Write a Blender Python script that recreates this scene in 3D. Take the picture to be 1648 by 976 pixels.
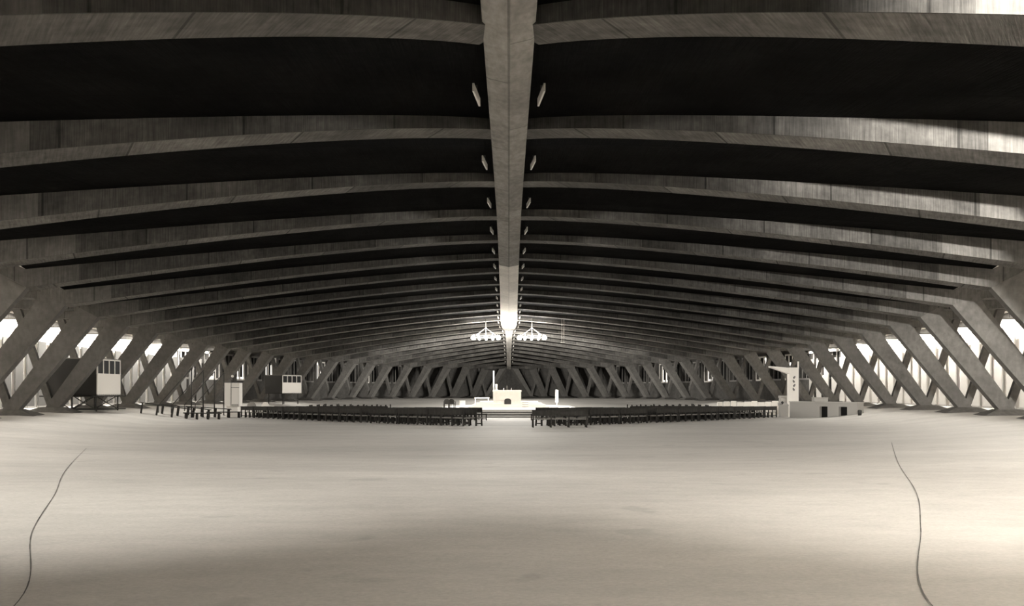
import bpy, bmesh, math, random
from mathutils import Vector, Matrix
random.seed(7)
for o in list(bpy.data.objects): bpy.data.objects.remove(o)
S = bpy.context.scene
COL = S.collection
CAMZ = 2.3
# ---------------------------------------------------------------- camera, world, exposure
cd = bpy.data.cameras.new('camera'); cam = bpy.data.objects.new('camera', cd); COL.objects.link(cam)
cam.location = (0, 0, CAMZ); cam.rotation_euler = (math.pi/2, 0, 0)
cd.sensor_width = 36; cd.lens = 1360/1648*36
cd.shift_x = (824-819)/1648; cd.shift_y = (630-488)/1648
cd.clip_start = .1; cd.clip_end = 600
S.camera = cam
W = bpy.data.worlds.new('world'); S.world = W; W.use_nodes = True
W.node_tree.nodes['Background'].inputs[0].default_value = (.02, .02, .019, 1)
S.view_settings.view_transform = 'Standard'; S.view_settings.look = 'None'
S.view_settings.gamma = 1; S.view_settings.use_curve_mapping = False
S.view_settings.exposure = 0.0
P_FLOOD = 400      # ridge floodlights, watts each
P_CHAND = 3300     # chandelier
E_COVE = 9.0       # tube emission in the gallery
P_FAR = 62000    # uplighters added unseen behind the altar, to light the far legs
P_DISC = 1250    # disc lamps added beside the rib knees to brighten the side floor
P_FLOOR = 8500    # hooded flood lamps added out of view to brighten the floor
P_NEAR_R = 150000    # gallery flood near the camera, right
# ---------------------------------------------------------------- materials
def newmat(name, col, rough=.9, emis=None, strength=0, spec=.2):
    m = bpy.data.materials.new(name); m.use_nodes = True
    b = m.node_tree.nodes['Principled BSDF']
    b.inputs['Base Color'].default_value = (*col, 1); b.inputs['Roughness'].default_value = rough
    b.inputs['Specular IOR Level'].default_value = spec
    if emis:
        b.inputs['Emission Color'].default_value = (*emis, 1); b.inputs['Emission Strength'].default_value = strength
    return m
WARM = (1.0, .95, .88)
def g(v): return (v*WARM[0], v*WARM[1], v*WARM[2])
def concrete(name, base, var=.35, uv=True, streak=(.6, 9.0), joint=.45, jw=3.6, jh=30, bump=.25, spots=.5):
    """board marked concrete: blotches, streaks across the boards, pour joints"""
    m = newmat(name, g(base), .95, spec=.02); nt = m.node_tree; N = nt.nodes; L = nt.links
    b = N['Principled BSDF']
    tc = N.new('ShaderNodeTexCoord'); src = tc.outputs['UV' if uv else 'Object']
    def noise(scale, detail, mapscale=(1, 1, 1), rough=.6):
        mp = N.new('ShaderNodeMapping'); mp.inputs['Scale'].default_value = mapscale; L.new(src, mp.inputs[0])
        n = N.new('ShaderNodeTexNoise'); n.inputs['Scale'].default_value = scale; n.inputs['Detail'].default_value = detail
        n.inputs['Roughness'].default_value = rough; L.new(mp.outputs[0], n.inputs[0]); return n.outputs[0]
    def rng(x, a, bb, c, d):
        r = N.new('ShaderNodeMapRange'); r.inputs[1].default_value = a; r.inputs[2].default_value = bb
        r.inputs[3].default_value = c; r.inputs[4].default_value = d; L.new(x, r.inputs[0]); return r.outputs[0]
    def mul(x, y):
        k = N.new('ShaderNodeMath'); k.operation = 'MULTIPLY'; L.new(x, k.inputs[0]); L.new(y, k.inputs[1]); return k.outputs[0]
    f = rng(noise(.55, 5), .3, .7, 1-var, 1+var)
    f = mul(f, rng(noise(4.5, 6), .3, .7, 1-var*spots, 1+var*spots))
    f = mul(f, rng(noise(2.2, 3, (streak[1], streak[0], 1)), .3, .72, 1-var*.8, 1+var*.8))
    if joint:
        br = N.new('ShaderNodeTexBrick'); br.offset = .37; br.inputs['Scale'].default_value = 1
        br.inputs['Brick Width'].default_value = jw; br.inputs['Row Height'].default_value = jh
        br.inputs['Mortar Size'].default_value = .03; br.inputs['Mortar Smooth'].default_value = .4
        br.inputs['Color1'].default_value = (1-var*.55,)*3+(1,); br.inputs['Color2'].default_value = (1+var*.55,)*3+(1,)
        br.inputs['Mortar'].default_value = (joint,)*3+(1,); L.new(src, br.inputs[0])
        f = mul(f, br.outputs[0])
    mx = N.new('ShaderNodeMix'); mx.data_type = 'RGBA'; mx.blend_type = 'MULTIPLY'; mx.inputs[0].default_value = 1
    mx.inputs[6].default_value = (*g(base), 1); L.new(f, mx.inputs[7]); L.new(mx.outputs[2], b.inputs['Base Color'])
    bp = N.new('ShaderNodeBump'); bp.inputs['Strength'].default_value = bump; bp.inputs['Distance'].default_value = .03
    L.new(f, bp.inputs['Height']); L.new(bp.outputs[0], b.inputs['Normal'])
    return m
M = dict(
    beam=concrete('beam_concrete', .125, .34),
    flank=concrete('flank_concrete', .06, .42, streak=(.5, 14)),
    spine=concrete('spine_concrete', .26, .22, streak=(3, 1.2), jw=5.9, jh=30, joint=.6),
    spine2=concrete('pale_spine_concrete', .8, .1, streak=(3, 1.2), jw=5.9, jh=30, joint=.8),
    leg=concrete('leg_concrete', .115, .2, joint=0, streak=(1, 2)),
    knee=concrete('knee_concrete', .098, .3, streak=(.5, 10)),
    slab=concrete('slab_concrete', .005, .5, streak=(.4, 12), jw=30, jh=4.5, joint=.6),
    wall_w=concrete('white_plaster', .80, .04, uv=False, joint=0, bump=.03),
    wall_g=concrete('grey_wall', .08, .15, uv=False, joint=0, streak=(1, 1)),
    ambceil=concrete('gallery_ceiling', .55, .1, uv=False, joint=0, streak=(1, 1)),
    white=newmat('white_paint', g(.82), .6),
    stone=concrete('white_stone', .80, .04, uv=False, joint=0, bump=.05),
    step=concrete('step_stone', .2, .12, uv=False, joint=0, streak=(1, 1)),
    counter=newmat('counter_grey', g(.3), .8),
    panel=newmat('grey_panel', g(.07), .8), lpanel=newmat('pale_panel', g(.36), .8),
    wood=concrete('dark_wood', .045, .3, uv=False, joint=0, streak=(1, 12), bump=.05),
    woodl=concrete('worn_wood', .22, .3, uv=False, joint=0, streak=(1, 12), bump=.05),
    metal=newmat('dark_metal', g(.03), .5), black=newmat('black_recess', g(.006), .9),
    glass=newmat('dark_glass', g(.01), .15, spec=.6),
    greyp=newmat('grey_paint', g(.22), .7),
    bulb=newmat('bulb_glow', g(.8), .5, g(1), 14), lit=newmat('lit_recess', g(.8), .5, g(1), 1.3), paned=newmat('dark_pane', g(.008), .6), tube=newmat('tube_glow', g(.8), .5, g(1), E_COVE),
    plate=newmat('reflector_plate', g(.6), .5),
    seam=newmat('dark_seam', g(.09), .9),
)
def floor_mat():
    m = newmat('floor_screed', g(.5), .75, spec=.25); nt = m.node_tree; N = nt.nodes; L = nt.links
    b = N['Principled BSDF']; tc = N.new('ShaderNodeTexCoord'); src = tc.outputs['Object']
    def noise(scale, detail, ms=(1, 1, 1), rough=.6):
        mp = N.new('ShaderNodeMapping'); mp.inputs['Scale'].default_value = ms; L.new(src, mp.inputs[0])
        n = N.new('ShaderNodeTexNoise'); n.inputs['Scale'].default_value = scale; n.inputs['Detail'].default_value = detail
        n.inputs['Roughness'].default_value = rough; L.new(mp.outputs[0], n.inputs[0]); return n.outputs[0]
    def rng(x, a, bb, c, d):
        r = N.new('ShaderNodeMapRange'); r.inputs[1].default_value = a; r.inputs[2].default_value = bb
        r.inputs[3].default_value = c; r.inputs[4].default_value = d; L.new(x, r.inputs[0]); return r.outputs[0]
    def mul(x, y):
        k = N.new('ShaderNodeMath'); k.operation = 'MULTIPLY'; L.new(x, k.inputs[0]); L.new(y, k.inputs[1]); return k.outputs[0]
    f = rng(noise(.35, 4, (.25, 1, 1)), .3, .7, .86, 1.12)
    f = mul(f, rng(noise(3, 6, (.5, 1, 1), .75), .3, .7, .9, 1.08))
    f = mul(f, rng(noise(30, 4, (.7, 1, 1), .8), .3, .7, .86, 1.12))
    f = mul(f, rng(noise(1.1, 2, (1, 1, 1)), .66, .72, 1, .86))
    mx = N.new('ShaderNodeMix'); mx.data_type = 'RGBA'; mx.blend_type = 'MULTIPLY'; mx.inputs[0].default_value = 1
    mx.inputs[6].default_value = (*g(.47), 1); L.new(f, mx.inputs[7]); L.new(mx.outputs[2], b.inputs['Base Color'])
    bp = N.new('ShaderNodeBump'); bp.inputs['Strength'].default_value = .15; bp.inputs['Distance'].default_value = .01
    L.new(f, bp.inputs['Height']); L.new(bp.outputs[0], b.inputs['Normal'])
    return m
M['floor'] = floor_mat()
# ---------------------------------------------------------------- helpers
class MB:
    """collects shapes with uvs and a material slot, then links them as one mesh"""
    def __init__(s): s.v = []; s.f = []; s.uv = []; s.mi = []; s.sm = []
    def quad(s, pts, uv=None, mi=0, sm=False):
        n = len(s.v); s.v += [Vector(p) for p in pts]; s.f.append(list(range(n, n+len(pts))))
        s.uv.append(uv or [(p[0], p[2]+p[1]) for p in pts]); s.mi.append(mi); s.sm.append(sm)
    def box(s, lo, hi, mi=0, mat=None, bev=0):
        lo = Vector(lo); hi = Vector(hi); bm = bmesh.new(); bmesh.ops.create_cube(bm, size=1)
        for v in bm.verts: v.co = Vector([(lo[i]+hi[i])/2+v.co[i]*(hi[i]-lo[i]) for i in range(3)])
        if bev: bmesh.ops.bevel(bm, geom=bm.edges[:], offset=bev, segments=1, affect='EDGES')
        s.addbm(bm, mi, mat)
    def addbm(s, bm, mi=0, mat=None, sm=False):
        for f in bm.faces:
            pts = [(mat @ v.co) if mat else v.co.copy() for v in f.verts]; s.quad(pts, None, mi, sm)
        bm.free()
    def cyl(s, a, b, r, r2=None, n=10, mi=0, sm=True):
        a = Vector(a); b = Vector(b); r2 = r if r2 is None else r2; d = b-a
        q = d.to_track_quat('Z', 'Y'); ra = []; rb = []
        for i in range(n):
            c = Vector((math.cos(2*math.pi*i/n), math.sin(2*math.pi*i/n), 0))
            ra.append(a+q @ (c*r)); rb.append(b+q @ (c*r2))
        for i in range(n):
            j = (i+1) % n; s.quad([ra[i], ra[j], rb[j], rb[i]], None, mi, sm)
        s.quad(ra[::-1], None, mi); s.quad(rb, None, mi)
    def sphere(s, c, r, mi=0, sc=(1, 1, 1)):
        bm = bmesh.new(); bmesh.ops.create_uvsphere(bm, u_segments=12, v_segments=8, radius=r)
        s.addbm(bm, mi, Matrix.Translation(c) @ Matrix.Diagonal((*sc, 1)), True)
    def prism(s, poly, o, dr, n, t0, t1, mi=0):
        """poly of (r,z) in the vertical plane through o along dr, thickness along n; t0,t1 functions or numbers"""
        A = [Vector(o)+dr*p[0]+Vector((0, 0, p[1]))+n*t0 for p in poly]
        B = [Vector(o)+dr*p[0]+Vector((0, 0, p[1]))+n*t1 for p in poly]
        s.quad(A, [(p[0], p[1]) for p in poly], mi); s.quad(B[::-1], [(p[0], p[1]) for p in poly[::-1]], mi)
        k = len(poly)
        for i in range(k):
            j = (i+1) % k; l = math.hypot(poly[j][0]-poly[i][0], poly[j][1]-poly[i][1])
            s.quad([A[j], A[i], B[i], B[j]], [(l, 0), (0, 0), (0, t1-t0), (l, t1-t0)], mi)
    def build(s, name, mats, parent=None, loc=None):
        if not isinstance(mats, (list, tuple)): mats = [mats]
        me = bpy.data.meshes.new(name)
        off = Vector((0, 0, 0))
        if parent is not None and parent.get('_o') is not None: off = Vector(parent['_o'])
        if loc is not None: off = Vector(loc)
        me.from_pydata([tuple(v-off) for v in s.v], [], s.f)
        ul = me.uv_layers.new(name='UVMap'); k = 0
        for p, uv in zip(me.polygons, s.uv):
            for c, li in enumerate(p.loop_indices): ul.data[li].uv = uv[c]
        for p, mi, sm in zip(me.polygons, s.mi, s.sm): p.material_index = mi; p.use_smooth = sm
        for m in mats: me.materials.append(m)
        bm = bmesh.new(); bm.from_mesh(me); bmesh.ops.remove_doubles(bm, verts=bm.verts, dist=1e-5)
        bmesh.ops.recalc_face_normals(bm, faces=bm.faces); bm.to_mesh(me); bm.free()
        o = bpy.data.objects.new(name, me); COL.objects.link(o)
        if parent is not None: o.parent = parent
        elif loc is not None: o.location = loc
        return o
def tag(o, label, cat, group=None, kind=None):
    if label: o['label'] = label
    if cat: o['category'] = cat
    if group: o['group'] = group
    if kind: o['kind'] = kind
    return o
def thing(name, loc, label, cat, group=None, world=True):
    """Empty at the thing's base; with world=True parts are given in world coordinates"""
    e = bpy.data.objects.new(name, None); COL.objects.link(e); e.empty_display_size = .3; e.location = loc
    if world: e['_o'] = tuple(loc)
    return tag(e, label, cat, group)
def copy_tree(o, parent=None):
    c = o.copy(); COL.objects.link(c); c.parent = parent
    for ch in o.children: copy_tree(ch, c)
    return c
def light(name, kind, loc, power, parent=None, size=.5, rot=None, size_y=None, spot=None, blend=.5):
    ld = bpy.data.lights.new(name, kind); ld.energy = power; ld.color = (1, .968, .905)
    if kind == 'AREA':
        ld.size = size
        if size_y: ld.shape = 'RECTANGLE'; ld.size_y = size_y
    else: ld.shadow_soft_size = size
    if spot: ld.spot_size = spot; ld.spot_blend = blend
    o = bpy.data.objects.new(name, ld); COL.objects.link(o)
    o.location = Vector(loc)
    if parent is not None:
        o.parent = parent; o.location = Vector(loc)-parent.location
    if rot: o.rotation_euler = rot
    return o
ORD = ['first', 'second', 'third', 'fourth', 'fifth', 'sixth', 'seventh', 'eighth', 'ninth', 'tenth', 'eleventh', 'twelfth',
       'thirteenth', 'fourteenth', 'fifteenth', 'sixteenth', 'seventeenth', 'eighteenth', 'nineteenth', 'twentieth',
       'twenty-first', 'twenty-second', 'twenty-third', 'twenty-fourth', 'twenty-fifth', 'twenty-sixth']
def sstep(a, b, x):
    t = max(0, min(1, (x-a)/(b-a))); return t*t*(3-2*t)
CY = 88.
def floor_z(x, y):
    a = 83. if y < CY else 78.
    r = math.hypot(x/31.5, (y-CY)/a)
    zc = .95*min(1, abs(y-CY)/88)**1.2
    return zc+(1.0-zc)*sstep(.78, .98, r)
# ---------------------------------------------------------------- frame layout (metres from the camera)
SP = [(15.3, 6.56), (22.3, 6.88), (29, 7.19), (35.3, 7.31), (41.3, 7.39), (47.2, 7.44), (53, 7.50), (58.8, 7.50), (64.8, 7.53),
      (70.7, 7.54), (76.6, 7.52), (82.5, 7.52), (88.4, 7.47), (94.3, 7.44), (100.2, 7.4), (106.1, 7.32), (112, 7.22), (117.9, 7.08),
      (123.8, 6.9), (129.7, 6.65), (135.6, 6.38), (141.5, 6.0), (147, 5.5), (152, 4.95), (157, 4.4), (162, 4.2)]
KN = [(8, 9.5), (11.8, 15.5), (14.7, 21.5), (17.1, 27.5), (19.3, 33.6), (21.3, 40.4), (22.9, 46.9), (24.1, 53.3), (25.2, 60.3),
      (26.0, 67.4), (26.7, 75), (27.2, 82), (27.4, 89.3), (27.1, 96.8), (26.4, 104), (25.4, 111), (24.1, 118.5), (23.0, 126.5),
      (21.4, 134), (19.6, 140.5), (16.9, 146), (14.0, 150.5), (10.9, 155), (7.7, 159.5), (4.2, 162), (.6, 162.5)]
NF = len(SP)
ZK = CAMZ+4.1           # knee height
ZC = 8.1                # gallery ceiling
LEGOUT = 4.45; WALLOUT = 11.5
def spine_w(y):
    pts = [(0, .92), (22, .95), (35, 1.0), (47, 1.13), (64, 1.35), (80, 1.6), (93, 1.75), (99, 1.55), (101, 1.0), (108, .85), (160, .72)]
    for (a, wa), (b, wb) in zip(pts, pts[1:]):
        if y <= b: return wa+(wb-wa)*(y-a)/(b-a)
    return pts[-1][1]
def fr(k, sg):
    s = Vector((0, SP[k][0]+.45, 0)); kn = Vector((sg*KN[k][0], KN[k][1]+.35, 0))
    d = (kn-s); R = d.length; d.normalize(); n = Vector((-d.y, d.x, 0))
    if n.y < 0: n = -n
    return s, d, n, R
def soff(k, R, r):
    H = CAMZ+SP[k][1]; t = min(1, r/R)
    return H-(H-ZK)*t**1.28
def slabz(k, R, r):
    t = min(1, r/R)
    if r <= R: return soff(k, R, r)+.28+.44*t**2
    return ZK+.72+(ZC-ZK-.72)*min(1, (r-R)/2)
# ---------------------------------------------------------------- floor, ceiling, walls
mb = MB()
xs = [i*1.75 for i in range(-26, 27)]; ys = [-12+i*2.0 for i in range(0, 98)]
for i in range(len(xs)-1):
    for j in range(len(ys)-1):
        q = [(xs[i], ys[j]), (xs[i+1], ys[j]), (xs[i+1], ys[j+1]), (xs[i], ys[j+1])]
        mb.quad([(x, y, floor_z(x, y)) for x, y in q], None, 0, True)
fl = mb.build('floor', M['floor']); tag(fl, None, None, kind='structure')
def wall_pt(k, sg):
    if k == -2: return Vector((sg*9, -10.5, 0))
    if k == -1: return Vector((sg*11, -7.5, 0))
    if k == NF: return Vector((sg*.02, 175.5, 0))
    if k == NF-1: return Vector((sg*6, 174.5, 0))
    s, d, n, R = fr(k, sg); return s+d*(R+WALLOUT)
# ceiling slab: rows follow the frames
def row_pts(k, sg):
    """list of (point) from ridge to outer wall"""
    if 0 <= k < NF:
        s, d, n, R = fr(k, sg); out = []
        for i in range(13):
            r = R*i/12; p = s+d*r; out.append(Vector((p.x, p.y, slabz(k, R, r))))
        for r in (R+2, R+WALLOUT+.3): p = s+d*r; out.append(Vector((p.x, p.y, ZC)))
        if k == NF-1: out[-1] = wall_pt(k, sg)+Vector((0, .2, ZC)); out[-2] = Vector((sg*3.5, 166, ZC))
        return out
    if k == -1: A, K, Wp, H = (0, 6), (3.5, 0), (10, -8), 6.5
    elif k == -2: A, K, Wp, H = (0, -11), (3.0, -11), (9, -11), 6.3
    else: A, K, Wp, H = (0, 164), (.05, 165), (.05, 177), 4.2
    out = []
    for i in range(13):
        t = i/12; z = CAMZ+H-(CAMZ+H-ZK)*t**1.28+.28+.44*t*t
        out.append(Vector((sg*(A[0]+(K[0]-A[0])*t), A[1]+(K[1]-A[1])*t, z)))
    out.append(Vector((sg*(K[0]+(Wp[0]-K[0])*.3), K[1]+(Wp[1]-K[1])*.3, ZC))); out.append(Vector((sg*Wp[0], Wp[1], ZC)))
    return out
mb = MB()
for sg in (-1, 1):
    for k in range(-2, NF):
        a = row_pts(k, sg); b = row_pts(k+1, sg)
        for i in range(len(a)-1):
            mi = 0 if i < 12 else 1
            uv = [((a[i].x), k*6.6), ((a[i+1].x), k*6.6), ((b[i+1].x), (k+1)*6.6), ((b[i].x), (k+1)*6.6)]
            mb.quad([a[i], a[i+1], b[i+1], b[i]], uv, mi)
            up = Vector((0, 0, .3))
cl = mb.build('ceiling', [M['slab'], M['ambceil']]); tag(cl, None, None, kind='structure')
BR = 13     # first bay whose outer wall is plain grey with dark openings
for sg, side in ((-1, 'left'), (1, 'right')):
    mb = MB()
    for k in range(-2, BR):
        a = wall_pt(k, sg); b = wall_pt(k+1, sg)
        mb.quad([(a.x, a.y, .8), (b.x, b.y, .8), (b.x, b.y, ZC+.2), (a.x, a.y, ZC+.2)])
    tag(mb.build('wall_'+side, M['wall_w']), None, None, kind='structure')
mb = MB(); mb.quad([(-9, -10.5, .8), (9, -10.5, .8), (9, -10.5, 10), (-9, -10.5, 10)])
tag(mb.build('wall_front', M['wall_w']), None, None, kind='structure')
ZW = 3.75
LIT = {(1, 14), (1, 15), (1, 17), (1, 19), (-1, 13), (-1, 14), (-1, 16), (-1, 18), (-1, 20), (1, 13), (-1, 15)}
mb = MB()
win_i = 0; trim_i = 0
for sg in (-1, 1):
    for k in range(BR, NF):
        a = wall_pt(k, sg); b = wall_pt(k+1, sg); d = (b-a).normalized(); n = Vector((-d.y, d.x, 0))
        if n.dot(Vector((0, 88, 0))-a) > 0: n = -n           # outward
        L_ = (b-a).length
        mb.quad([a+Vector((0, 0, .8)), b+Vector((0, 0, .8)), b+Vector((0, 0, ZW)), a+Vector((0, 0, ZW))], None, 0)
        mb.quad([a+Vector((0, 0, ZW)), b+Vector((0, 0, ZW)), b+n*1.2+Vector((0, 0, ZW)), a+n*1.2+Vector((0, 0, ZW))], None, 0)
        mb.quad([a+n*1.2+Vector((0, 0, ZW)), b+n*1.2+Vector((0, 0, ZW)), b+n*1.2+Vector((0, 0, ZC+.1)), a+n*1.2+Vector((0, 0, ZC+.1))], None, 1)
        mb.quad([a+Vector((0, 0, ZC-.9)), b+Vector((0, 0, ZC-.9)), b+Vector((0, 0, ZC+.1)), a+Vector((0, 0, ZC+.1))], None, 0)
        # piers between the openings
        for t in ((0.0, .35), (L_*.5-.25, L_*.5+.25), (L_-.35, L_)):
            p = a+d*t[0]; q = a+d*t[1]
            for u, v in ((p, q), (p+n*1.2, p), (q, q+n*1.2)):
                mb.quad([u+Vector((0, 0, ZW)), v+Vector((0, 0, ZW)), v+Vector((0, 0, ZC)), u+Vector((0, 0, ZC))], None, 0)
        if k >= 22:
            mb.quad([a+n*.3+Vector((0, 0, ZW)), b+n*.3+Vector((0, 0, ZW)), b+n*.3+Vector((0, 0, ZC)), a+n*.3+Vector((0, 0, ZC))], None, 0); continue
        # mullions and, where the gallery beyond is lit, white framed panes
        for h, (t0, t1) in enumerate(((.35, L_*.5-.25), (L_*.5+.25, L_-.35))):
            win_i += 1; wb = MB(); w = t1-t0
            lit = (sg, k) in LIT and h == (0 if sg < 0 else 1)
            for q in range(4):
                c = a+d*(t0+w*q/3)+n*.25; hw = .09 if lit else .04
                wb.prism([(-hw, ZW), (hw, ZW), (hw, ZC-.9), (-hw, ZC-.9)], (c.x, c.y, 0), d, n, -.05, .05)
            for zz in (ZW, ZC-1.1):
                c = a+d*t0+n*.25
                wb.prism([(0, zz), (w, zz), (w, zz+.22), (0, zz+.22)], (c.x, c.y, 0), d, n, -.05, .05)
            if lit:
                c = a+d*t0+n*.9; z0_, z1_ = ZW+.2, ZC-1
                for (u0, u1, v0, v1) in ((0, .35, z0_, z1_), (w-.35, w, z0_, z0_+2.2), (0, w*.6, z1_-.4, z1_), (w*.5, w*.5+.2, z0_, z1_), (w*.3, w, z0_, z0_+.3)):
                    wb.prism([(u0, v0), (u1, v0), (u1, v1), (u0, v1)], (c.x, c.y, 0), d, n, -.02, .02, 1)
            o = wb.build('window_%d' % win_i, [M['white'] if lit else M['greyp'], M['lit'] if lit else M['black']]); o['kind'] = 'structure'
tag(mb.build('wall_back', [M['wall_g'], M['black']]), None, None, kind='structure')
# ---------------------------------------------------------------- the ridge beam
mb = MB()
yy = [5+i*2.95 for i in range(53)]
def ridge_z(y):
    pts = [(0, 6.3)]+[(a, b) for a, b in SP]+[(165, 3.9)]
    for (a, wa), (b, wb) in zip(pts, pts[1:]):
        if y <= b: return CAMZ+wa+(wb-wa)*(y-a)/(b-a)
    return CAMZ+3.9
for y0, y1 in zip(yy, yy[1:]):
    z0 = ridge_z(y0)-.12; z1 = ridge_z(y1)-.12; w0 = spine_w(y0)/2; w1 = spine_w(y1)/2
    prof = lambda w, z: [(-w, z+.5), (-w, z+.04), (-w+.06, z), (0, z-.10), (w-.06, z), (w, z+.04), (w, z+.5)]
    A = prof(w0, z0); B = prof(w1, z1); u = 0
    for i in range(6):
        l = math.hypot(A[i+1][0]-A[i][0], A[i+1][1]-A[i][1])
        mb.quad([(A[i][0], y0, A[i][1]), (A[i+1][0], y0, A[i+1][1]), (B[i+1][0], y1, B[i+1][1]), (B[i][0], y1, B[i][1])],
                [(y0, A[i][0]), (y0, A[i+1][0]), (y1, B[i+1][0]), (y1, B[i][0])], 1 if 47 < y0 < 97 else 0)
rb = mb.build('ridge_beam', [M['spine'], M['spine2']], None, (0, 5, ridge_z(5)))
tag(rb, 'long pale concrete ridge beam running down the middle of the vault', 'ridge beam')
# ---------------------------------------------------------------- ribs
for sg, side in ((-1, 'left'), (1, 'right')):
    for k in range(NF):
        s, d, n, R = fr(k, sg)
        foot = s+d*(R+LEGOUT)
        word = {(-1): 'left', 1: 'right'}[sg]
        if k < NF-1: lab = 'concrete rib with slanting leg on the %s of the ridge beam, %s from the top' % (word, ORD[k])
        else: lab = 'short concrete rib with slanting leg on the %s, at the far tip of the ridge' % word
        e = thing('concrete_rib', (foot.x, foot.y, 1.0), lab, 'concrete rib', 'concrete ribs of the vault')
        o = (s.x, s.y, 0); T = .45
        # beam: soffit and flanks follow the vault
        mb = MB(); NS = 22; prev = None
        r0 = max(spine_w(s.y)/2-.35, .46*abs(n.x)/abs(d.x)+.02)
        rs = [r0+(R-r0)*i/NS for i in range(NS+1)]+[R+.5, R+1.3, R+2.2, R+(WALLOUT-.05 if k < NF-1 else 5)]
        def bot(r):
            if r <= R: return soff(k, R, r)
            x = r-R
            return ZK+min(x, 1.3)*.55 if x <= 1.3 else ZK+.715+min(1, (x-1.3)/.9)*.25
        for ra, rb_ in zip(rs, rs[1:]):
            za, zb = bot(ra), bot(rb_); ta, tb = slabz(k, R, ra)+.1, slabz(k, R, rb_)+.1
            P = lambda r, z, t: Vector(o)+d*r+n*(t*(1+.42*min(1, r/R)))+Vector((0, 0, z))
            off = k*7.3
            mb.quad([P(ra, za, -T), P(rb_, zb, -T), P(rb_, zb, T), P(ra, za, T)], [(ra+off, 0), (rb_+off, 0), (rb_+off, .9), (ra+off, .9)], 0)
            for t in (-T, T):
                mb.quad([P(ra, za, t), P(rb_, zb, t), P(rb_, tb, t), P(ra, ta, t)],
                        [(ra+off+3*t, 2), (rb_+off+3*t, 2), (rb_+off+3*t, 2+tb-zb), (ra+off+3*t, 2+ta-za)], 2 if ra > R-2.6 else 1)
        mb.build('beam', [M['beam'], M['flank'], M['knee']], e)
        # leg: slants outward to the footing, tapering
        zt = ZK+.55; zf = 1.28
        mb = MB(); NS = 5
        def inn(z): return (ZK-z)/(ZK-zf)*(LEGOUT-.45) if z < ZK else 0
        ix = LEGOUT-.5
        poly = [(R+0.02, ZK), (R+ix, zf), (R+ix+.8, zf), (R+1.45, ZK-.15), (R+1.2, ZK+.35), (R+1.2, ZK+.7), (R, ZK+.7)]
        mb.prism(poly, o, d, n, -.44, .44)
        mb.build('leg', M['leg'], e)
        # strut: thin, from the footing up and outward to the gallery ceiling
        mb = MB()
        f0 = R+ix+.62
        mb.prism([(f0-.3, zf), (f0+.1, zf), (f0+2.1, ZK+1.0), (f0+1.65, ZK+1.0)], o, d, n, -.22, .22)
        mb.build('strut', M['leg'], e)
        # footing: low truncated pyramid
        mb = MB(); c = Vector(o)+d*(R+ix+.5); bz = .9; hz = zf+.03
        lo = [c+d*a*1.6+n*b*1.5+Vector((0, 0, bz)) for a, b in ((-1, -1), (1, -1), (1, 1), (-1, 1))]
        hi = [c+d*a*.62+n*b*.5+Vector((0, 0, hz)) for a, b in ((-1, -1), (1, -1), (1, 1), (-1, 1))]
        for i in range(4):
            j = (i+1) % 4; mb.quad([lo[i], lo[j], hi[j], hi[i]])
        mb.quad(hi)
        mb.build('footing', M['leg'], e)
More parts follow.
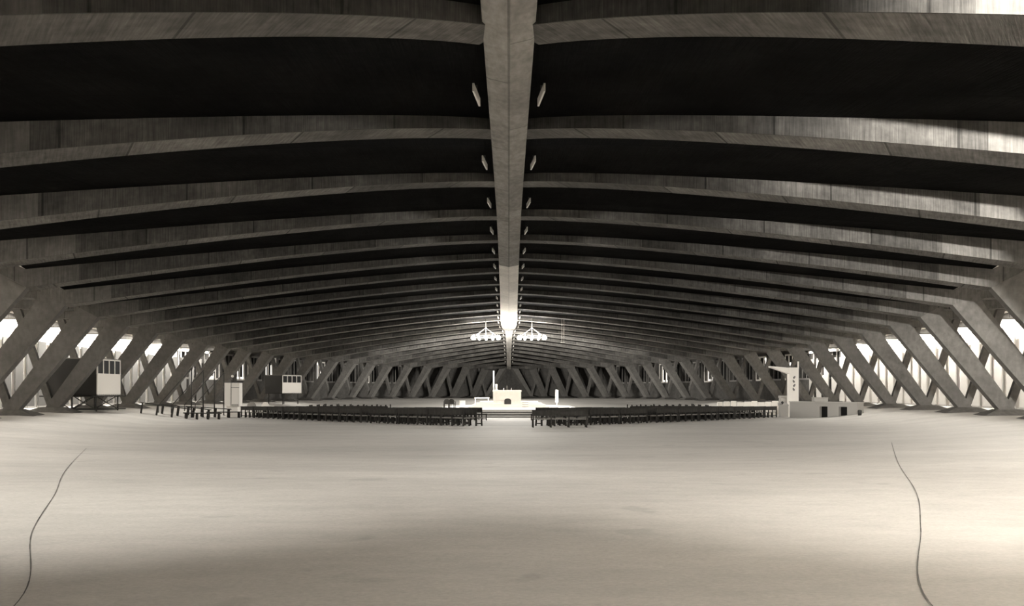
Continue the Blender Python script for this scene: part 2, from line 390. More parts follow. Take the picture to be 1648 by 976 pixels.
# ---------------------------------------------------------------- gallery lamps and wall panels
for sg, side in ((-1, 'left'), (1, 'right')):
    cnt = 0
    for k in range(0, 14):
        if k >= BR+1: continue
        a = wall_pt(k, sg); b = wall_pt(k+1, sg); d = (b-a).normalized(); n = Vector((-d.y, d.x, 0))
        if n.dot(Vector((0, 88, 0))-a) < 0: n = -n           # inward
        L_ = (b-a).length; c = a+n*.35
        e = thing('tube_lamp', (c.x, c.y, 7.1), 'glowing tube lamp high on the %s gallery wall, in the %s bay from the camera' % (side, ORD[k]), 'lamp', 'tube lamps along the gallery wall')
        mb = MB(); mb.cyl(c+d*.6+Vector((0, 0, 7.1)), c+d*(L_-.6)+Vector((0, 0, 7.1)), .09, n=8)
        mb.build('tube', M['tube'], e)
        mb = MB(); o = (a.x, a.y, 0)
        mb.prism([(.4, 7.2), (L_-.4, 7.2), (L_-.4, 7.27), (.4, 7.27)], o, d, n, .0, .5)
        mb.build('bracket', M['white'], e)
        lp = c+d*0+n*2.2; mid = lp+d*L_/2  # reflector and extra light added off the wall, to light it lower down
        mb = MB(); mb.prism([(.8, 7.62), (L_-.8, 7.62), (L_-.8, 7.68), (.8, 7.68)], (lp.x, lp.y, 0), d, n, -.08, .3); mb.cyl(mid+Vector((0, 0, 7.66)), mid+Vector((0, 0, ZC)), .03, n=6); mb.build('reflector', M['white'], e)
        dirv = (-n+Vector((0, 0, -1.25))).normalized()
        pl = light('added_wash', 'AREA', mid+Vector((0, 0, 7.55)), 750 if sg > 0 else 1250, e, size=L_*.7, size_y=.15)
        q = Matrix((d, dirv.cross(d), -dirv)).transposed()
        if q.determinant() < 0: q = Matrix((-d, -(dirv.cross(d)), -dirv)).transposed(); q = Matrix((d, (-dirv).cross(d), -dirv)).transposed()
        pl.rotation_euler = q.to_euler(); pl.data.spread = math.radians(150)
        # upright panels
        if k >= 3:
            m = 4; w = L_/m
            for i in range(m):
                cnt += 1
                pc = a+d*(w*(i+.5))+n*.3
                pe = thing('upright_panel', (pc.x, pc.y, 1.0), '%s upright panel standing along the %s gallery wall behind the legs' % ('grey' if sg < 0 else 'pale', side), 'panel', 'upright panels on the %s gallery wall' % side)
                mb = MB(); ww = w*.32 if sg < 0 else w*.30
                mb.prism([(-ww, 1.12), (ww, 1.12), (ww, 6.25), (-ww, 6.25)], (pc.x, pc.y, 0), d, n, -.05, .05)
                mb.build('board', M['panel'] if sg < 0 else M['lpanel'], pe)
                mb = MB(); mb.prism([(-ww-.05, 1.0), (ww+.05, 1.0), (ww+.05, 1.14), (-ww-.05, 1.14)], (pc.x, pc.y, 0), d, n, -.1, .1)
                mb.build('plinth', M['greyp'], pe)
for sg, side in ((-1, 'left'), (1, 'right')):
    for k in range(0, 15):  # discs modelled on pale ovals by the knees, added to light the side floor
        s, d, n, R = fr(k, sg); s2, d2, n2, R2 = fr(k+1, sg)
        p = (s+d*(R+1.7)+s2+d2*(R2+1.7))/2; z = 6.75
        e = thing('added_disc_lamp', (p.x, p.y, z), 'added white disc lamp atop the %s gallery opening, %s bay away from the camera' % (side, ORD[k]), 'lamp', 'added disc lamps over the %s leg openings' % side)
        mb = MB(); mb.cyl(p+Vector((0, 0, z)), p+Vector((0, 0, z+.14)), .34, .2, 16); mb.build('shade', M['white'], e)
        mb = MB(); mb.sphere(p+Vector((0, 0, z)), .3, sc=(1, 1, .35)); mb.build('globe', M['lit'], e)
        mb = MB(); mb.cyl(p+Vector((0, 0, z+.1)), p+Vector((0, 0, ZC)), .025, n=6); mb.build('rod', M['metal'], e)
        inw = (-(d+d2)).normalized(); dv = (inw*math.tan(math.radians(38))+Vector((0, 0, -1))).to_track_quat('-Z', 'Y').to_euler()
        light('down_light', 'SPOT', p+Vector((0, 0, z-.25)), P_DISC*(1 if k < 9 else .9), e, size=.25, rot=dv, spot=math.radians(125), blend=.8)
# ---------------------------------------------------------------- ridge floodlights
for sg, side in ((-1, 'left'), (1, 'right')):
    for k in range(0, 23):
        y = (SP[k][0]+SP[k+1][0])/2+.3; z = (SP[k][1]+SP[k+1][1])/2+CAMZ-.02; x = sg*(spine_w(y)/2+.26)
        e = thing('reflector_lamp', (x, y, z+.3), 'small reflector lamp hung %s of the ridge beam, %s from the top' % (side, ORD[k]), 'lamp', 'reflector lamps along the ridge beam')
        tl = 0; mb = MB(); mb.box((-.02, -.5, -.09), (.02, .5, .09), 0, Matrix.Translation((x, y, z)) @ Matrix.Rotation(sg*math.radians(6), 4, 'Z'))
        mb.build('reflector', M['plate'], e)
        mb = MB(); mb.cyl((x-tl, y, z+.08), (x-tl, y, z+.62), .02, n=6); mb.build('bracket', M['metal'], e)
        light('flood', 'SPOT', (x+sg*.12, y, z-.3), P_FLOOD*(.8 if k < 2 else 1.6 if k < 7 else 3.3 if k < 12 else 4.5), e, size=.2, rot=(0, -sg*math.radians(38), 0), spot=math.radians(124), blend=.5)
# ---------------------------------------------------------------- chandeliers
for sg, side in ((-1, 'left'), (1, 'right')):
    c = Vector((sg*2.4, 88, 0)); zt = CAMZ+5.55
    e = thing('chandelier', (c.x, c.y, 9.6), 'glowing ring chandelier hanging %s of the ridge above the altar' % side, 'chandelier')
    mb = MB(); R_ = 1.42; n = 24
    for i in range(n):
        a0, a1 = 2*math.pi*i/n, 2*math.pi*(i+1)/n
        mb.cyl(c+Vector((R_*math.cos(a0), R_*math.sin(a0), zt+.12)), c+Vector((R_*math.cos(a1), R_*math.sin(a1), zt+.12)), .04, n=6)
    mb.build('ring', M['lpanel'], e)
    for i in range(6):
        a0 = 2*math.pi*(i+.5)/6; mb = MB()
        mb.cyl(c+Vector((R_*math.cos(a0), R_*math.sin(a0), zt+.12)), c+Vector((0, 0, zt+1.05)), .016, n=6); mb.build('cable', M['lpanel'], e)
    mb = MB(); mb.cyl(c+Vector((0, 0, zt+1.0)), c+Vector((0, 0, 9.9)), .03, n=6); mb.sphere(c+Vector((0, 0, zt+1.05)), .1); mb.build('rod', M['lpanel'], e)
    for i in range(12):
        a0 = 2*math.pi*i/12; mb = MB(); p = c+Vector((R_*math.cos(a0), R_*math.sin(a0), zt))
        mb.sphere(p, .13, sc=(1, 1, 1.35)); b = mb.build('bulb', M['bulb'], e)
        mb = MB(); mb.cyl(p+Vector((0, 0, .2)), p+Vector((0, 0, .32)), .05, n=8); q = mb.build('socket', M['white'], e)
    light('chandelier_light', 'POINT', c+Vector((0, 0, zt-.3)), P_CHAND, e, size=1.0)
    light('uplight', 'SPOT', c+Vector((0, -1.5, zt-.2)), P_CHAND*.35, e, size=.6, rot=(math.radians(100), 0, 0), spot=math.radians(120), blend=.9)
    light('uplight', 'SPOT', c+Vector((0, 1.5, zt-.2)), P_CHAND*1.5, e, size=.6, rot=(math.radians(90), 0, math.pi), spot=math.radians(140), blend=.9)
# lamps near the camera, above and beside the frame
e = thing('flood_lamp', (4, 0, 5.5), 'shaded flood lamp hung high beside the camera, out of view', 'lamp')
dz = Matrix.Translation((4, 0, 5.5)) @ Matrix.Rotation(math.radians(-43), 4, 'Z')
mb = MB(); mb.box((-.3, -.45, -.1), (.3, -.15, .3), 0, dz); mb.box((-.7, -.4, -.13), (.7, .6, -.10), 0, dz); mb.cyl((4, 0, 5.7), (4, 0, 9.3), .04); mb.build('housing', M['metal'], e)
light('flood', 'SPOT', (4, 0, 5.5), P_NEAR_R, e, size=.15, rot=(math.radians(100), 0, math.radians(-45)), spot=math.radians(86), blend=.75)
for sg, side in ((-1, 'left'), (1, 'right')):
    for yy_, pw in ((6.0, 1.3), (-1.0, 1.0)):  # lamp row carried on out of view, added to light the near floor
        x = sg*.85; z = CAMZ+6.2
        e = thing('reflector_lamp', (x, yy_, z+.3), 'added small reflector lamp %s of the ridge beam, above the top edge of the photo' % side, 'lamp', 'reflector lamps along the ridge beam')
        mb = MB(); mb.box((x-.03, yy_-.2, z-.2), (x+.03, yy_+.2, z+.2), bev=.01); mb.build('reflector', M['plate'], e)
        light('flood', 'SPOT', (x+sg*.12, yy_, z-.3), P_FLOOD*pw*.2, e, size=.2, rot=(0, -sg*math.radians(38), 0), spot=math.radians(124), blend=.5)

for sg, side in ((-1, 'left'), (1, 'right')):
    az = 15; x, y, z = sg*3.0, 2.0, 6.5  # unseen flood added for the side floor, its hood trims the top of the beam
    e = thing('flood_lamp', (x, y, z), 'added hooded floor flood lamp hung above the camera on the %s, out of view' % side, 'lamp')
    rz_ = -sg*math.radians(az); dz = Matrix.Translation((x, y, z)) @ Matrix.Rotation(rz_, 4, 'Z')
    mb = MB(); mb.box((-.2, -.4, -.15), (.2, -.15, .15), 0, dz); mb.box((-.6, -.35, .06), (.6, .6, .07), 0, dz @ Matrix.Rotation(math.radians(-7.5), 4, 'X')); mb.cyl((x, y, z+.1), (x, y, ZC+1.2), .03, n=6); mb.build('housing', M['metal'], e)
    light('flood', 'SPOT', (x, y, z), P_FLOOR, e, size=.05, rot=(math.radians(90-6), 0, rz_), spot=math.radians(104), blend=1)
    x, y, z = sg*1.2, 94.5, .62  # unseen lamp added here to lift the far legs and wall
    e = thing('uplighter', (x, y, z), 'added low hooded uplighter hidden behind the altar base on the %s' % side, 'lamp')
    mb = MB(); mb.box((x-.3, y-.25, z), (x+.3, y-.02, z+.45), bev=.02); mb.box((x-.34, y-.28, z), (x+.34, y+.1, z+.05)); mb.build('housing', M['metal'], e)
    light('added_far_light', 'SPOT', (x, y+.1, z+.3), P_FAR, e, size=.25, rot=(math.radians(94), 0, 0), spot=math.radians(120), blend=1)
# ---------------------------------------------------------------- altar platform
def stepslab(mb, hx, y0, y1, z0, z1, ch, mi=0):
    pts = [(-hx, y0+ch), (-hx+ch, y0), (hx-ch, y0), (hx, y0+ch), (hx, y1-ch), (hx-ch, y1), (-hx+ch, y1), (-hx, y1-ch)]
    lo = [(x, y, z0) for x, y in pts]; hi = [(x, y, z1) for x, y in pts]
    for i in range(8):
        j = (i+1) % 8; mb.quad([lo[i], lo[j], hi[j], hi[i]], None, mi)
    mb.quad(hi, None, mi)
e = thing('altar_platform', (0, 88, 0), 'broad low stone platform with shallow steps under the altar', 'platform')
zs = [0, .16, .27, .39, .51, .62]
for i in range(5):
    mb = MB(); y0 = 64.5+i*3.0; y1 = 108-i*1.6; hx = 9.2-i*.55
    stepslab(mb, hx, y0, y1, zs[i]-.02 if i else -.0, zs[i+1], 2.2)
    mb.build('step' if i < 4 else 'platform_top', M['step'] if i < 4 else M['stone'], e)
ZP = .62
e = thing('predella', (0, 89, ZP), 'white sloping stepped base that carries the altar block', 'altar base')
for i in range(4):
    mb = MB(); hx = 4.1-i*.36; mb.box((-hx, 86.0+i*.36, ZP+i*.15), (hx, 92-i*.3, ZP+i*.15+.15)); mb.build('step', M['stone'], e)
ax = -.19
e = thing('altar', (ax, 88.4, ZP+.6), 'large plain white block altar in the middle of the platform', 'altar')
mb = MB(); mb.box((ax-1.45, 87.6, ZP+.6), (ax+1.45, 89.4, ZP+1.62)); mb.build('block', M['stone'], e)
mb = MB(); mb.box((ax-1.5, 87.5, ZP+1.62), (ax+1.5, 89.5, ZP+1.78), bev=.015); mb.build('mensa', M['stone'], e)
def cyl_thing(name, x, y, z, h, r, mat, label, cat, base=0):
    mb = MB(); mb.cyl((x, y, z+.04), (x, y, z+h), r, r*.9)
    o = thing(name, (x, y, z), label, cat)
    mb.build('shaft', M[mat], o); mb = MB(); mb.cyl((x, y, z), (x, y, z+.05), base or r*1.6, n=14); mb.build('base', M[mat], o); return o
ZA = ZP+1.78
cyl_thing('candlestick', -1.62, 90.2, ZP+.6, 3.25, .075, 'white', 'very tall thin white pole standing at the left rear of the altar', 'pole', .25)
cyl_thing('candle', -1.32, 88.3, ZA, .62, .12, 'white', 'thick short white candle on the left end of the altar', 'candle')
cyl_thing('candle', -.55, 88.6, ZA, .22, .02, 'white', 'small thin candle on the altar, left of the crucifix', 'candle', .05)
cyl_thing('candle', .25, 88.6, ZA, .22, .02, 'white', 'small thin candle on the altar, right of the crucifix', 'candle', .05)
e = thing('crucifix', (-.2, 88.6, ZA), 'small thin cross standing in the middle of the altar', 'cross')
mb = MB(); mb.box((-.215, 88.58, ZA), (-.185, 88.61, ZA+.5)); mb.box((-.31, 88.58, ZA+.33), (-.09, 88.61, ZA+.36)); mb.build('cross', M['greyp'], e)
mb = MB(); mb.cyl((-.2, 88.6, ZA), (-.2, 88.6, ZA+.04), .07); mb.build('base', M['greyp'], e)
# celebrant's chair with arched dark back and white legs
def arched_chair(x, y, z, label, w=.7, h=.95, back='metal', leg='white', rz=0, face=-1):
    e = thing('arched_chair', (x, y, z), label, 'chair', world=False); e.rotation_euler = (0, 0, rz)
    mb = MB(); pr = [(-w/2, .38)]+[(-w/2+.0+w/2*(1-math.cos(math.pi*i/8)), .72+(h-.72)*math.sin(math.pi*i/8)) for i in range(9)]+[(w/2, .38)]
    mb.prism(pr, (0, 0, 0), Vector((1, 0, 0)), Vector((0, 1, 0)), -.25, -.20); mb.build('backrest', M[back], e)
    mb = MB(); mb.box((-w/2, -.22, .36), (w/2, .25, .44), bev=.02); mb.build('seat', M[back], e)
    for a in (-1, 1):
        for b in (-.21, .2):
            mb = MB(); mb.box((a*(w/2-.04)-.03, b-.03, 0), (a*(w/2-.04)+.03, b+.03, .37)); mb.build('leg', M[leg], e)
        mb = MB(); mb.box((a*(w/2-.03)-.03, -.2, .6), (a*(w/2-.03)+.03, .22, .65)); mb.box((a*(w/2-.03)-.025, .16, .44), (a*(w/2-.03)+.025, .21, .6)); mb.build('armrest', M[back], e)
    return e
arched_chair(-.12, 85.2, ZP, 'dark arched-back chair with white legs in front of the altar')
arched_chair(-6.35, 86, ZP, 'dark armchair at the left end of the platform, the left of two', .55, .9, 'metal', 'metal', .25)
arched_chair(-5.75, 86, ZP, 'dark armchair at the left end of the platform, the right of two', .55, .88, 'wood', 'wood', -.3)
e = thing('credence_table', (-3.0, 94.5, ZP), 'white open-framed table behind the left side of the altar base', 'table')
mb = MB(); mb.box((-3.85, 94.2, ZP+.86), (-2.2, 94.9, ZP+.98), bev=.01); mb.build('tabletop', M['white'], e)
for xx in (-3.8, -2.35):
    for y_ in (94.25, 94.8):
        mb = MB(); mb.box((xx, y_-.05, ZP), (xx+.1, y_+.05, ZP+.86)); mb.build('leg', M['white'], e)
e = thing('white_pedestal', (-4.95, 89.5, ZP), 'small white cube pedestal left of the altar base', 'pedestal')
mb = MB(); mb.box((-5.2, 89.2, ZP), (-4.65, 89.75, ZP+.62)); mb.build('body', M['white'], e)
mb = MB(); mb.box((-5.24, 89.16, ZP+.62), (-4.61, 89.79, ZP+.68)); mb.build('cap', M['white'], e)
e = thing('step_ladder', (1.65, 86.3, ZP), 'low white set of rungs against the right front of the altar base', 'steps')
for xx in (1.35, 1.93):
    mb = MB(); mb.box((xx, 85.75, ZP), (xx+.05, 85.85, ZP+.55)); mb.build('side_rail', M['white'], e)
for zz in (.1, .3, .5):
    mb = MB(); mb.box((1.35, 85.74, ZP+zz), (1.98, 85.86, ZP+zz+.04)); mb.build('rung', M['greyp'], e)
e = thing('notice_board', (6.0, 104, ZP), 'narrow white upright board right of the altar in front of the far legs', 'board')
mb = MB(); mb.box((5.75, 104, .9), (6.05, 104.06, 2.45)); mb.build('board', M['white'], e)
mb = MB(); mb.box((5.85, 104, ZP-.1), (5.95, 104.06, .9)); mb.build('post', M['greyp'], e)
# ---------------------------------------------------------------- benches
def make_bench(detail=True, L_=2.95):
    e = thing('bench', (0, 0, 0), '', 'bench', world=False)
    def slab_(mb, lo, hi, b=.006): mb.box(lo, hi, bev=b)
    h = L_/2
    if detail:
        mb = MB(); slab_(mb, (-h, -.25, .60), (h, -.21, .90)); slab_(mb, (-h-.01, -.28, .87), (h+.01, -.19, .91)); mb.build('backrest', M['wood'], e)
        mb = MB(); slab_(mb, (-h, -.20, .41), (h, .22, .46)); mb.build('seat', M['woodl'], e)
        for i in range(4):
            x = -h+.06+(L_-.12)*i/3; mb = MB()
            mb.prism([(-.27, 0), (-.18, 0), (-.16, .40), (.14, .40), (.17, 0), (.25, 0), (.22, .42), (-.18, .42), (-.20, .88), (-.25, .88)], (x, 0, 0), Vector((0, 1, 0)), Vector((1, 0, 0)), -.03, .03)
            slab_(mb, (x-.025, -.2, .1), (x+.025, .18, .16)); mb.build('leg', M['wood'], e)
        return e
    bpy.data.objects.remove(e)
    mb = MB()
    slab_(mb, (-h, -.25, .58), (h, -.21, .90), 0); slab_(mb, (-h, -.20, .41), (h, .22, .46), 0)
    for i in range(4):
        x = -h+.06+(L_-.12)*i/3
        slab_(mb, (x-.03, -.25, 0), (x+.03, -.18, .88), 0); slab_(mb, (x-.03, .16, 0), (x+.03, .22, .41), 0); slab_(mb, (x-.02, -.2, .08), (x+.02, .2, .14), 0)
    return mb.build('bench', M['wood'], None, (0, 0, 0))
PD = make_bench(True, 2.9); PS = make_bench(False, 2.72); used = [False, False]
def put_bench(x, y, rz, label, group, detail):
    src = PD if detail else PS
    if not used[0 if detail else 1]: o = src; used[0 if detail else 1] = True
    else: o = copy_tree(src)
    # rest on the sloping floor
    z = floor_z(x, y)
    dx = math.cos(rz)*1.4; dy = math.sin(rz)*1.4
    sl = (floor_z(x+dx, y+dy)-floor_z(x-dx, y-dy))/2.8
    sy = (floor_z(x-math.sin(rz)*.25, y+math.cos(rz)*.25)-floor_z(x+math.sin(rz)*.25, y-math.cos(rz)*.25))/.5
    o.location = (x, y, z); o.rotation_mode = 'XYZ'
    o.rotation_euler = (math.atan(sy), -math.atan(sl), rz); tag(o, label, 'bench', group); return o
# outline of the outermost row on the right (mirrored on the left)
PATH = [(1.2, 44.9), (4.9, 48.6), (8.9, 53.0), (15.4, 61.2), (22.4, 70.5)]
def path_at(t):
    for (a, b) in zip(PATH, PATH[1:]):
        l = math.hypot(b[0]-a[0], b[1]-a[1])
        if t <= l or b is PATH[-1]:
            dx, dy = (b[0]-a[0])/l, (b[1]-a[1])/l; return a[0]+dx*t, a[1]+dy*t, dx, dy
        t -= l
TOT = sum(math.hypot(b[0]-a[0], b[1]-a[1]) for a, b in zip(PATH, PATH[1:]))
nb = 0
for sg, side in ((-1, 'left'), (1, 'right')):
    for j in range(12):
        t = -1.6; idx = 0; slot = 0
        while t < TOT-1.2:
            t += 0
            c = t+1.55
            if c > TOT: break
            if abs(c-12.1) < .9 and slot == 0: t += .9; slot = 1; c = t+1.55
            x, y, dx, dy = path_at(max(c, 0)) if c >= 0 else (PATH[0][0]+c*.7, PATH[0][1]+c*.72, .7, .72)
            # row direction turns slightly with the outline; step inward by rows
            x += -dy*.95*j; y += dx*.95*j
            t += 3.02
            if j > 3 and slot == 0: continue
            if x-1.47*abs(dx) < (1.25 if not (j == 0 and sg > 0) else 1.25): 
                continue
            if y > 63.2-.4*max(0, x-8) and x < 10.8 and y > 62: continue
            if y+1.5*dy > 63.5 and x-1.5*dx < 9.6 and y > 60: continue
            rz = math.atan2(dy, dx)
            if sg < 0: rz = -rz
            rzf = rz if sg > 0 else rz
            det = j < 2
            if j == 0:
                lab = 'dark wooden bench in the front row %s of the centre aisle, %s from the aisle' % (side, ORD[idx]); grp = 'benches in the front row, %s side' % side
            else:
                lab = 'dark wooden bench in the packed rows behind the front row, %s of the aisle' % side; grp = 'packed benches %s of the aisle' % side
            put_bench(sg*x, y, rzf, lab, grp, det); idx += 1; nb += 1
# one bench stands a step nearer than its row
put_bench(2.63, 43.9, .06, 'nearest dark wooden bench, standing out in front of the right rows at the aisle', None, True); nb += 1
# blocks of benches on both sides of the platform
for sg, side in ((-1, 'left'), (1, 'right')):
    for i in range(6):
        for j in range(3):
            x = sg*(12.2+i*1.5); y = 82+j*3.3+i*.6
            put_bench(x, y, (-math.pi/2+.12 if sg < 0 else math.pi/2-.12), 'dark bench in the small block beside the platform, on the %s' % side, 'benches beside the platform on the %s' % side, False); nb += 1
print('benches', nb)
# ---------------------------------------------------------------- left side furniture
def px(x, d): return (x-819)*d/1360
def booth(x, y, rz, zb, zf, label, scaffold=True, k=1.0):
    e = thing('commentary_booth', (x, y, zf), label, 'booth', world=False); e.rotation_euler = (0, 0, rz)
    # local: +x is the pale face with windows
    w, dp, h, z0 = 3.4*k, 3.1*k, 2.35*k, zb-zf
    mb = MB(); mb.box((w*-.5, -dp/2, z0), (w*.5, dp/2, z0+.08)); mb.build('floor_slab', M['metal'], e)
    hl = h*.58
    mb = MB(); mb.box((w*.5-.06, -dp/2, z0), (w*.5, dp/2, z0+hl)); mb.build('front_panel', M['white'], e)
    for yy_ in (-dp/2, dp/2-.06):
        mb = MB(); mb.box((-w*.5, yy_, z0), (w*.5-.06, yy_+.06, z0+hl if yy_ > 0 else z0+h)); mb.build('side_panel', M['metal'], e)
    mb = MB(); mb.box((-w*.5, -dp/2, z0), (-w*.5+.06, dp/2, z0+h)); mb.build('back_panel', M['metal'], e)
    mb = MB(); mb.box((-w*.5, -dp/2, z0+h), (w*.5, dp/2, z0+h+.07)); mb.build('roof', M['greyp'], e)
    fm = MB()
    for i in range(5):
        yy_ = -dp/2+(dp-.07)*i/4; fm.box((w*.5-.07, yy_, z0+hl), (w*.5+.01, yy_+.07, z0+h))
    fm.box((w*.5-.07, -dp/2, z0+h-.07), (w*.5+.01, dp/2, z0+h)); fm.box((w*.5-.07, -dp/2, z0+hl), (w*.5+.02, dp/2, z0+hl+.06))
    f = fm.build('window_frame', M['white'], e)
    mb = MB(); mb.box((w*.5-.05, -dp/2+.05, z0+hl), (w*.5-.03, dp/2-.05, z0+h-.05)); mb.build('pane', M['paned'], f)
    if scaffold:
        for a in (-.46, .46, 0):
            for b in (-.46, .46):
                mb = MB(); mb.cyl((w*a, dp*b, 0), (w*a, dp*b, z0), .05, n=6); mb.build('scaffold_leg', M['metal'], e)
        for b in (-.46, .46):
            mb = MB()
            for a0, a1 in ((-.46, 0), (0, .46)):
                mb.cyl((w*a0, dp*b, .1), (w*a1, dp*b, z0), .03, n=6); mb.cyl((w*a1, dp*b, .1), (w*a0, dp*b, z0), .03, n=6)
            mb.cyl((-w*.62, dp*b, .12), (w*.62, dp*b, .12), .04, n=6); mb.cyl((-w*.62, dp*b, z0-.05), (w*.62, dp*b, z0-.05), .05, n=6)
            mb.build('brace', M['metal'], e)
        mb = MB()
        for a in (-.46, .46): mb.cyl((w*a, -dp*.62, z0-.05), (w*a, dp*.62, z0-.05), .05, n=6); mb.cyl((w*a, -dp*.5, .12), (w*a, dp*.5, .12), .04, n=6)
        mb.build('brace', M['metal'], e)
    else:
        for a, b in ((.4, -.4), (-.4, .4), (-.4, -.4), (.4, .4)):
            mb = MB(); mb.cyl((w*a, dp*b, 0), (w*a, dp*b, z0), .05, n=6); mb.build('post', M['metal'], e)
    return e
booth(px(131, 55.3), 55.6, math.radians(-1), 2.02, 1.0, 'glazed commentary booth on a scaffold between the near left legs')
booth(px(456, 101), 101, math.radians(-35), 2.0, .75, 'glazed commentary booth on thin posts, small and farther back on the left', False, .92)
# white kiosk cabinet at the end of the left rows
x, y = px(377, 70.5), 70.0; z = floor_z(x, y)
e = thing('white_kiosk', (x, y, z), 'tall white cabinet kiosk at the outer end of the left benches', 'kiosk')
mb = MB(); mb.box((x-.62, y-.1, z+.9), (x+.62, y+.7, z+2.85), bev=.01); mb.build('cabinet', M['white'], e)
mb = MB(); mb.box((x-.45, y, z), (x+.42, y+.6, z+.9)); mb.build('base', M['white'], e)
mb = MB(); mb.box((x-.08, y-.13, z+.95), (x-.05, y-.1, z+2.85)); mb.box((x-.08, y-.13, z+2.45), (x+.6, y-.1, z+2.49))
for i in range(5): mb.box((x+.02+i*.11, y-.12, z+.95), (x+.06+i*.11, y-.1, z+1.08))
mb.build('trim', M['metal'], e)
mb = MB(); mb.sphere((x-.05, y+.2, z+3.4), .11); l_ = mb.build('globe', M['white'], e)
mb = MB(); mb.cyl((x-.05, y+.2, z+2.85), (x-.05, y+.2, z+3.3), .03, n=6); mb.build('stem', M['metal'], e)
# slanting stays and poles
for i, (pxx, dd, hpx) in enumerate(((308, 64, 592), (327, 66.2, 596), (345, 71, 598), (360, 74, 600))):
    x = px(pxx, dd); z0 = floor_z(x, dd); top = CAMZ+(630-hpx)*dd/1360
    e = thing('stayed_pole', (x, dd, z0), 'dark pole with slanting stay at the left legs, %s of four from the left' % ORD[i], 'pole', 'stayed poles on the left')
    mb = MB(); mb.cyl((x, dd, z0), (x, dd, top), .05, n=6); mb.build('pole', M['metal'], e)
    x2 = x-2.5; z2 = floor_z(x2, dd)
    mb = MB(); mb.cyl((x, dd, top-.05), (x2, dd, z2+.55), .035, n=6); mb.cyl((x2, dd, z2), (x2, dd, z2+.56), .035, n=6); mb.build('stay', M['metal'], e)
    mb = MB(); mb.cyl((x, dd, z0), (x, dd, z0+.04), .16, n=8); mb.build('base', M['metal'], e)
# long trestle tables at the far left
def trestle(x, y, rz, L_, label, h=.8):
    e = thing('trestle_table', (x, y, floor_z(x, y)), label, 'table', world=False)
    sl = (floor_z(x+math.cos(rz), y+math.sin(rz))-floor_z(x-math.cos(rz), y-math.sin(rz)))/2
    e.rotation_euler = (0, -math.atan(sl), rz)
    mb = MB(); mb.box((-L_/2, -.35, h-.07), (L_/2, .35, h), bev=.01); mb.build('tabletop', M['wood'], e)
    for i in range(4):
        xx = -L_/2+.15+(L_-.3)*i/3
        mb = MB()
        for b in (-.27, .27): mb.box((xx-.05, b-.05, 0), (xx+.05, b+.05, h-.07))
        mb.box((xx-.04, -.25, h*.45), (xx+.04, .25, h*.45+.07)); mb.build('trestle', M['wood'], e)
trestle(px(262, 61), 61.2, .45, 3.4, 'long dark trestle table at the far left, the nearest of three')
trestle(px(296, 64), 64.2, .5, 3.6, 'long dark trestle table at the far left, the middle of three')
trestle(px(335, 68), 68, .5, 3.4, 'long dark trestle table at the far left, nearest the white kiosk')
for q, (pxx, dd) in enumerate(((318, 64.2), (352, 69.5))):
    trestle(px(pxx, dd)+1.2, dd-2.3, .48, 2.6, 'low dark plank form in front of the left tables, %s' % ('the left one' if q == 0 else 'the right one'), .5)
arched_chair(px(406, 84), 84, floor_z(px(406, 84), 84), 'grey arched-back chair behind the left benches, the left of two', .9, 1.15, 'greyp', 'greyp')
arched_chair(px(428, 84.5), 84.5, floor_z(px(428, 84.5), 84.5), 'white arched-back chair behind the left benches, the right of two', .8, 1.2, 'white', 'white')
# ---------------------------------------------------------------- right side furniture
x, y = px(1276, 72), 72.0; z = floor_z(x, y)
e = thing('white_pylon', (x, y, z), 'tall white pylon with a tapering arm above the low wall on the right', 'pylon')
zt_ = CAMZ+(630-592)*72/1360
mb = MB(); mb.box((x-.40, y-.3, z), (x+.40, y+.3, zt_), bev=.02); mb.build('shaft', M['white'], e)
mb = MB(); mb.prism([(-.4, zt_-.55), (-.4, zt_-.02), (-2.0, zt_+.12), (-2.0, zt_+.02)], (x, y, 0), Vector((1, 0, 0)), Vector((0, 1, 0)), -.28, .28); mb.build('arm', M['white'], e)
mb = MB(); mb.box((x+.28, y-.34, zt_-.1), (x+.40, y-.3, zt_+.5)); mb.build('fin', M['white'], e)
sm_ = MB()
for i in range(4):
    zz = zt_-.95-i*.34; sm_.box((x-.09, y-.315, zz), (x+.06, y-.302, zz+.16)); sm_.box((x-.12, y-.315, zz+.06), (x-.02, y-.302, zz+.24)) if i % 2 else sm_.box((x, y-.315, zz+.08), (x+.11, y-.302, zz+.22))
sm_.build('dark_mark', M['greyp'], e)
x0, x1, y = px(1273, 67), px(1380, 63), 0
A = Vector((px(1271, 68), 68, 0)); B = Vector((px(1380, 62.5), 62.5, 0)); d = (B-A).normalized(); n = Vector((-d.y, d.x, 0)); L_ = (B-A).length
zf_ = min(floor_z(A.x, A.y), floor_z(B.x, B.y))-.05
e = thing('low_wall', (A.x, A.y, zf_), 'low pale counter wall with dark openings on the right, near the legs', 'low wall')
mb = MB(); zt2 = 1.42
cuts = [(0, .46*L_), (.46*L_+.75, .74*L_), (.74*L_+.75, L_)]
for a, b in cuts: mb.prism([(a, zf_), (b, zf_), (b, zt2), (a, zt2)], (A.x, A.y, 0), d, n, 0, .7)
for a in (.46*L_, .74*L_): mb.prism([(a, 1.12), (a+.75, 1.12), (a+.75, zt2), (a, zt2)], (A.x, A.y, 0), d, n, 0, .7)
mb.build('body', M['counter'], e)
for a in (.46*L_, .74*L_):
    mb = MB(); mb.prism([(a, zf_), (a+.75, zf_), (a+.75, 1.12), (a, 1.12)], (A.x, A.y, 0), d, n, .25, .7); mb.build('recess', M['black'], e)
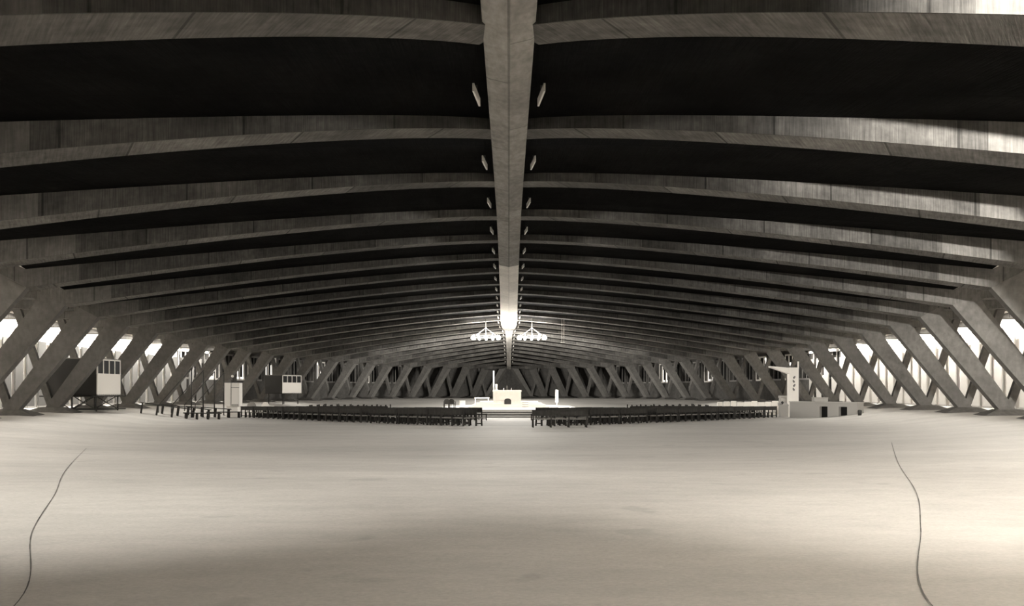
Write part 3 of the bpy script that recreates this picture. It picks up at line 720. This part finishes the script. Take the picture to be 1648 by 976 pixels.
mb = MB(); mb.prism([(-.05, zt2), (L_+.05, zt2), (L_+.05, zt2+.06), (-.05, zt2+.06)], (A.x, A.y, 0), d, n, -.05, .75); mb.build('coping', M['lpanel'], e)
c = A+d*(L_*.42)+n*.35
e = thing('grey_box', (c.x, c.y, zt2+.06), 'grey box standing on the low counter wall on the right', 'box')
mb = MB(); mb.box((c.x-.55, c.y-.25, zt2+.06), (c.x+.55, c.y+.25, zt2+.36), bev=.02); mb.build('body', M['counter'], e)
mb = MB(); mb.box((c.x-.57, c.y-.27, zt2+.36), (c.x+.57, c.y+.27, zt2+.40)); mb.build('lid', M['counter'], e)
x, y = px(1379, 61.5), 61.0; z = floor_z(x, y)
e = thing('round_bin', (x, y, z), 'small dark round bin at the right end of the low wall', 'bin')
mb = MB(); mb.cyl((x, y, z), (x, y, z+.32), .12, .15, 12); mb.build('body', M['metal'], e); mb = MB(); mb.sphere((x, y, z+.33), .15, sc=(1, 1, .6)); mb.build('lid', M['metal'], e)
x, y = px(1258, 71), 70.6; z = floor_z(x, y)
e = thing('lectern', (x, y, z), 'stubby grey lectern box at the outer end of the right benches', 'lectern')
mb = MB(); mb.box((x-.32, y-.25, z), (x+.35, y+.25, z+.95), bev=.01); mb.build('body', M['counter'], e)
mb = MB(); mb.prism([(-.3, z+.95), (.3, z+.95), (.3, z+1.2), (-.3, z+1.0)], (x, y, 0), Vector((0, 1, 0)), Vector((1, 0, 0)), -.36, .38); mb.build('desk', M['counter'], e)
mb = MB(); mb.sphere((x-.1, y-.1, z+1.22), .11); mb.cyl((x-.1, y-.1, z+1.0), (x-.1, y-.1, z+1.15), .03, n=6); mb.build('microphone', M['metal'], e)
e = thing('pale_block', (px(1262, 77), 77, floor_z(px(1262, 77), 77)), 'large pale block between the right benches and the white pylon', 'block')
xx, z = px(1264, 77), floor_z(px(1264, 77), 77)
mb = MB(); mb.box((xx-.5, 76.7, z), (xx+.5, 77.3, z+1.55), bev=.02); mb.build('body', M['lpanel'], e)
mb = MB(); mb.box((xx-.55, 76.65, z+1.55), (xx+.3, 77.35, z+1.75), bev=.02); mb.build('cap', M['lpanel'], e)
for i in range(9):
    pxx = 1159+i*11.2; dd = 86-i*.9; x = px(pxx, dd); z = floor_z(x, dd)
    e = thing('white_stool', (x, dd, z), 'small white cloth-covered seat behind the right benches, %s from the left' % ORD[i], 'seat', 'white seats behind the right benches')
    w = (.26, .3, .28, .33, .36, .3, .34, .3, .32)[i]; h = 1.2+.05*(i % 3)
    mb = MB(); mb.box((x-w, dd-.22, z), (x+w, dd+.25, z+h*.55), bev=.04); mb.build('seat', M['white'], e)
    mb = MB(); mb.box((x-w, dd+.12, z+h*.5), (x+w, dd+.25, z+h), bev=.05); mb.build('backrest', M['white'], e)
# small hanging lamp right of the chandeliers and lamp bracket left
x, y, z = px(906, 84), 84, CAMZ+(630-552)*84/1360
e = thing('hanging_lamp', (x, y, z+.6), 'tiny white lamp bar hanging to the right of the chandeliers', 'lamp')
mb = MB(); mb.box((x-.22, y-.05, z), (x+.22, y+.05, z+.06)); mb.build('bar', M['white'], e)
for q in (-.1, .1):
    mb = MB(); mb.cyl((x+q, y, z+.05), (x+q, y, CAMZ+7.4), .012, n=5); mb.build('cord', M['white'], e)
for k in range(2, 8):
    a = wall_pt(k, 1); b = wall_pt(k+1, 1)
    n = Vector((-(b-a).y, (b-a).x, 0)).normalized(); n = n if n.dot(Vector((0, 88, 0))-a) > 0 else -n
    mb = MB(); mb.cyl(a+n*.5+Vector((0, 0, 5.75)), b+n*.5+Vector((0, 0, 5.75)), .05, n=6)
    o = mb.build('trim_%d' % (k+10), M['metal']); o['kind'] = 'structure'
# ---------------------------------------------------------------- curved joints in the floor
def seam(i, pts, w=.05):
    mb = MB(); P = []
    for a, b, c_, dd in zip(pts[:1]+pts[:-2], pts[:-1], pts[1:], pts[2:]+pts[-1:]):
        a, b, c_, dd = map(Vector, (a, b, c_, dd))
        for q in range(12):
            t = q/12; P.append(.5*((2*b)+(c_-a)*t+(2*a-5*b+4*c_-dd)*t*t+(3*b-a-3*c_+dd)*t**3))
    P.append(Vector(pts[-1]))
    for p, q in zip(P, P[1:]):
        d_ = (q-p).normalized(); n_ = Vector((-d_.y, d_.x))*w/2*random.uniform(.7, 1.1)
        z = lambda v: floor_z(v.x, v.y)+.006
        mb.quad([(*(p-n_), z(p)), (*(p+n_), z(p)), (*(q+n_), z(q)), (*(q-n_), z(q))])
    o = mb.build('trim_%d' % i, M['seam']); o['kind'] = 'structure'
seam(1, [(-2.6, 3.6), (-3.1, 5.4), (-4.4, 7.8), (-5.8, 10.8), (-7.6, 14.5), (-11, 22)], .01)
seam(2, [(2.3, 3.6), (2.65, 5.4), (3.9, 8), (5.3, 11), (7.6, 16.5), (12, 26.5)], .01)
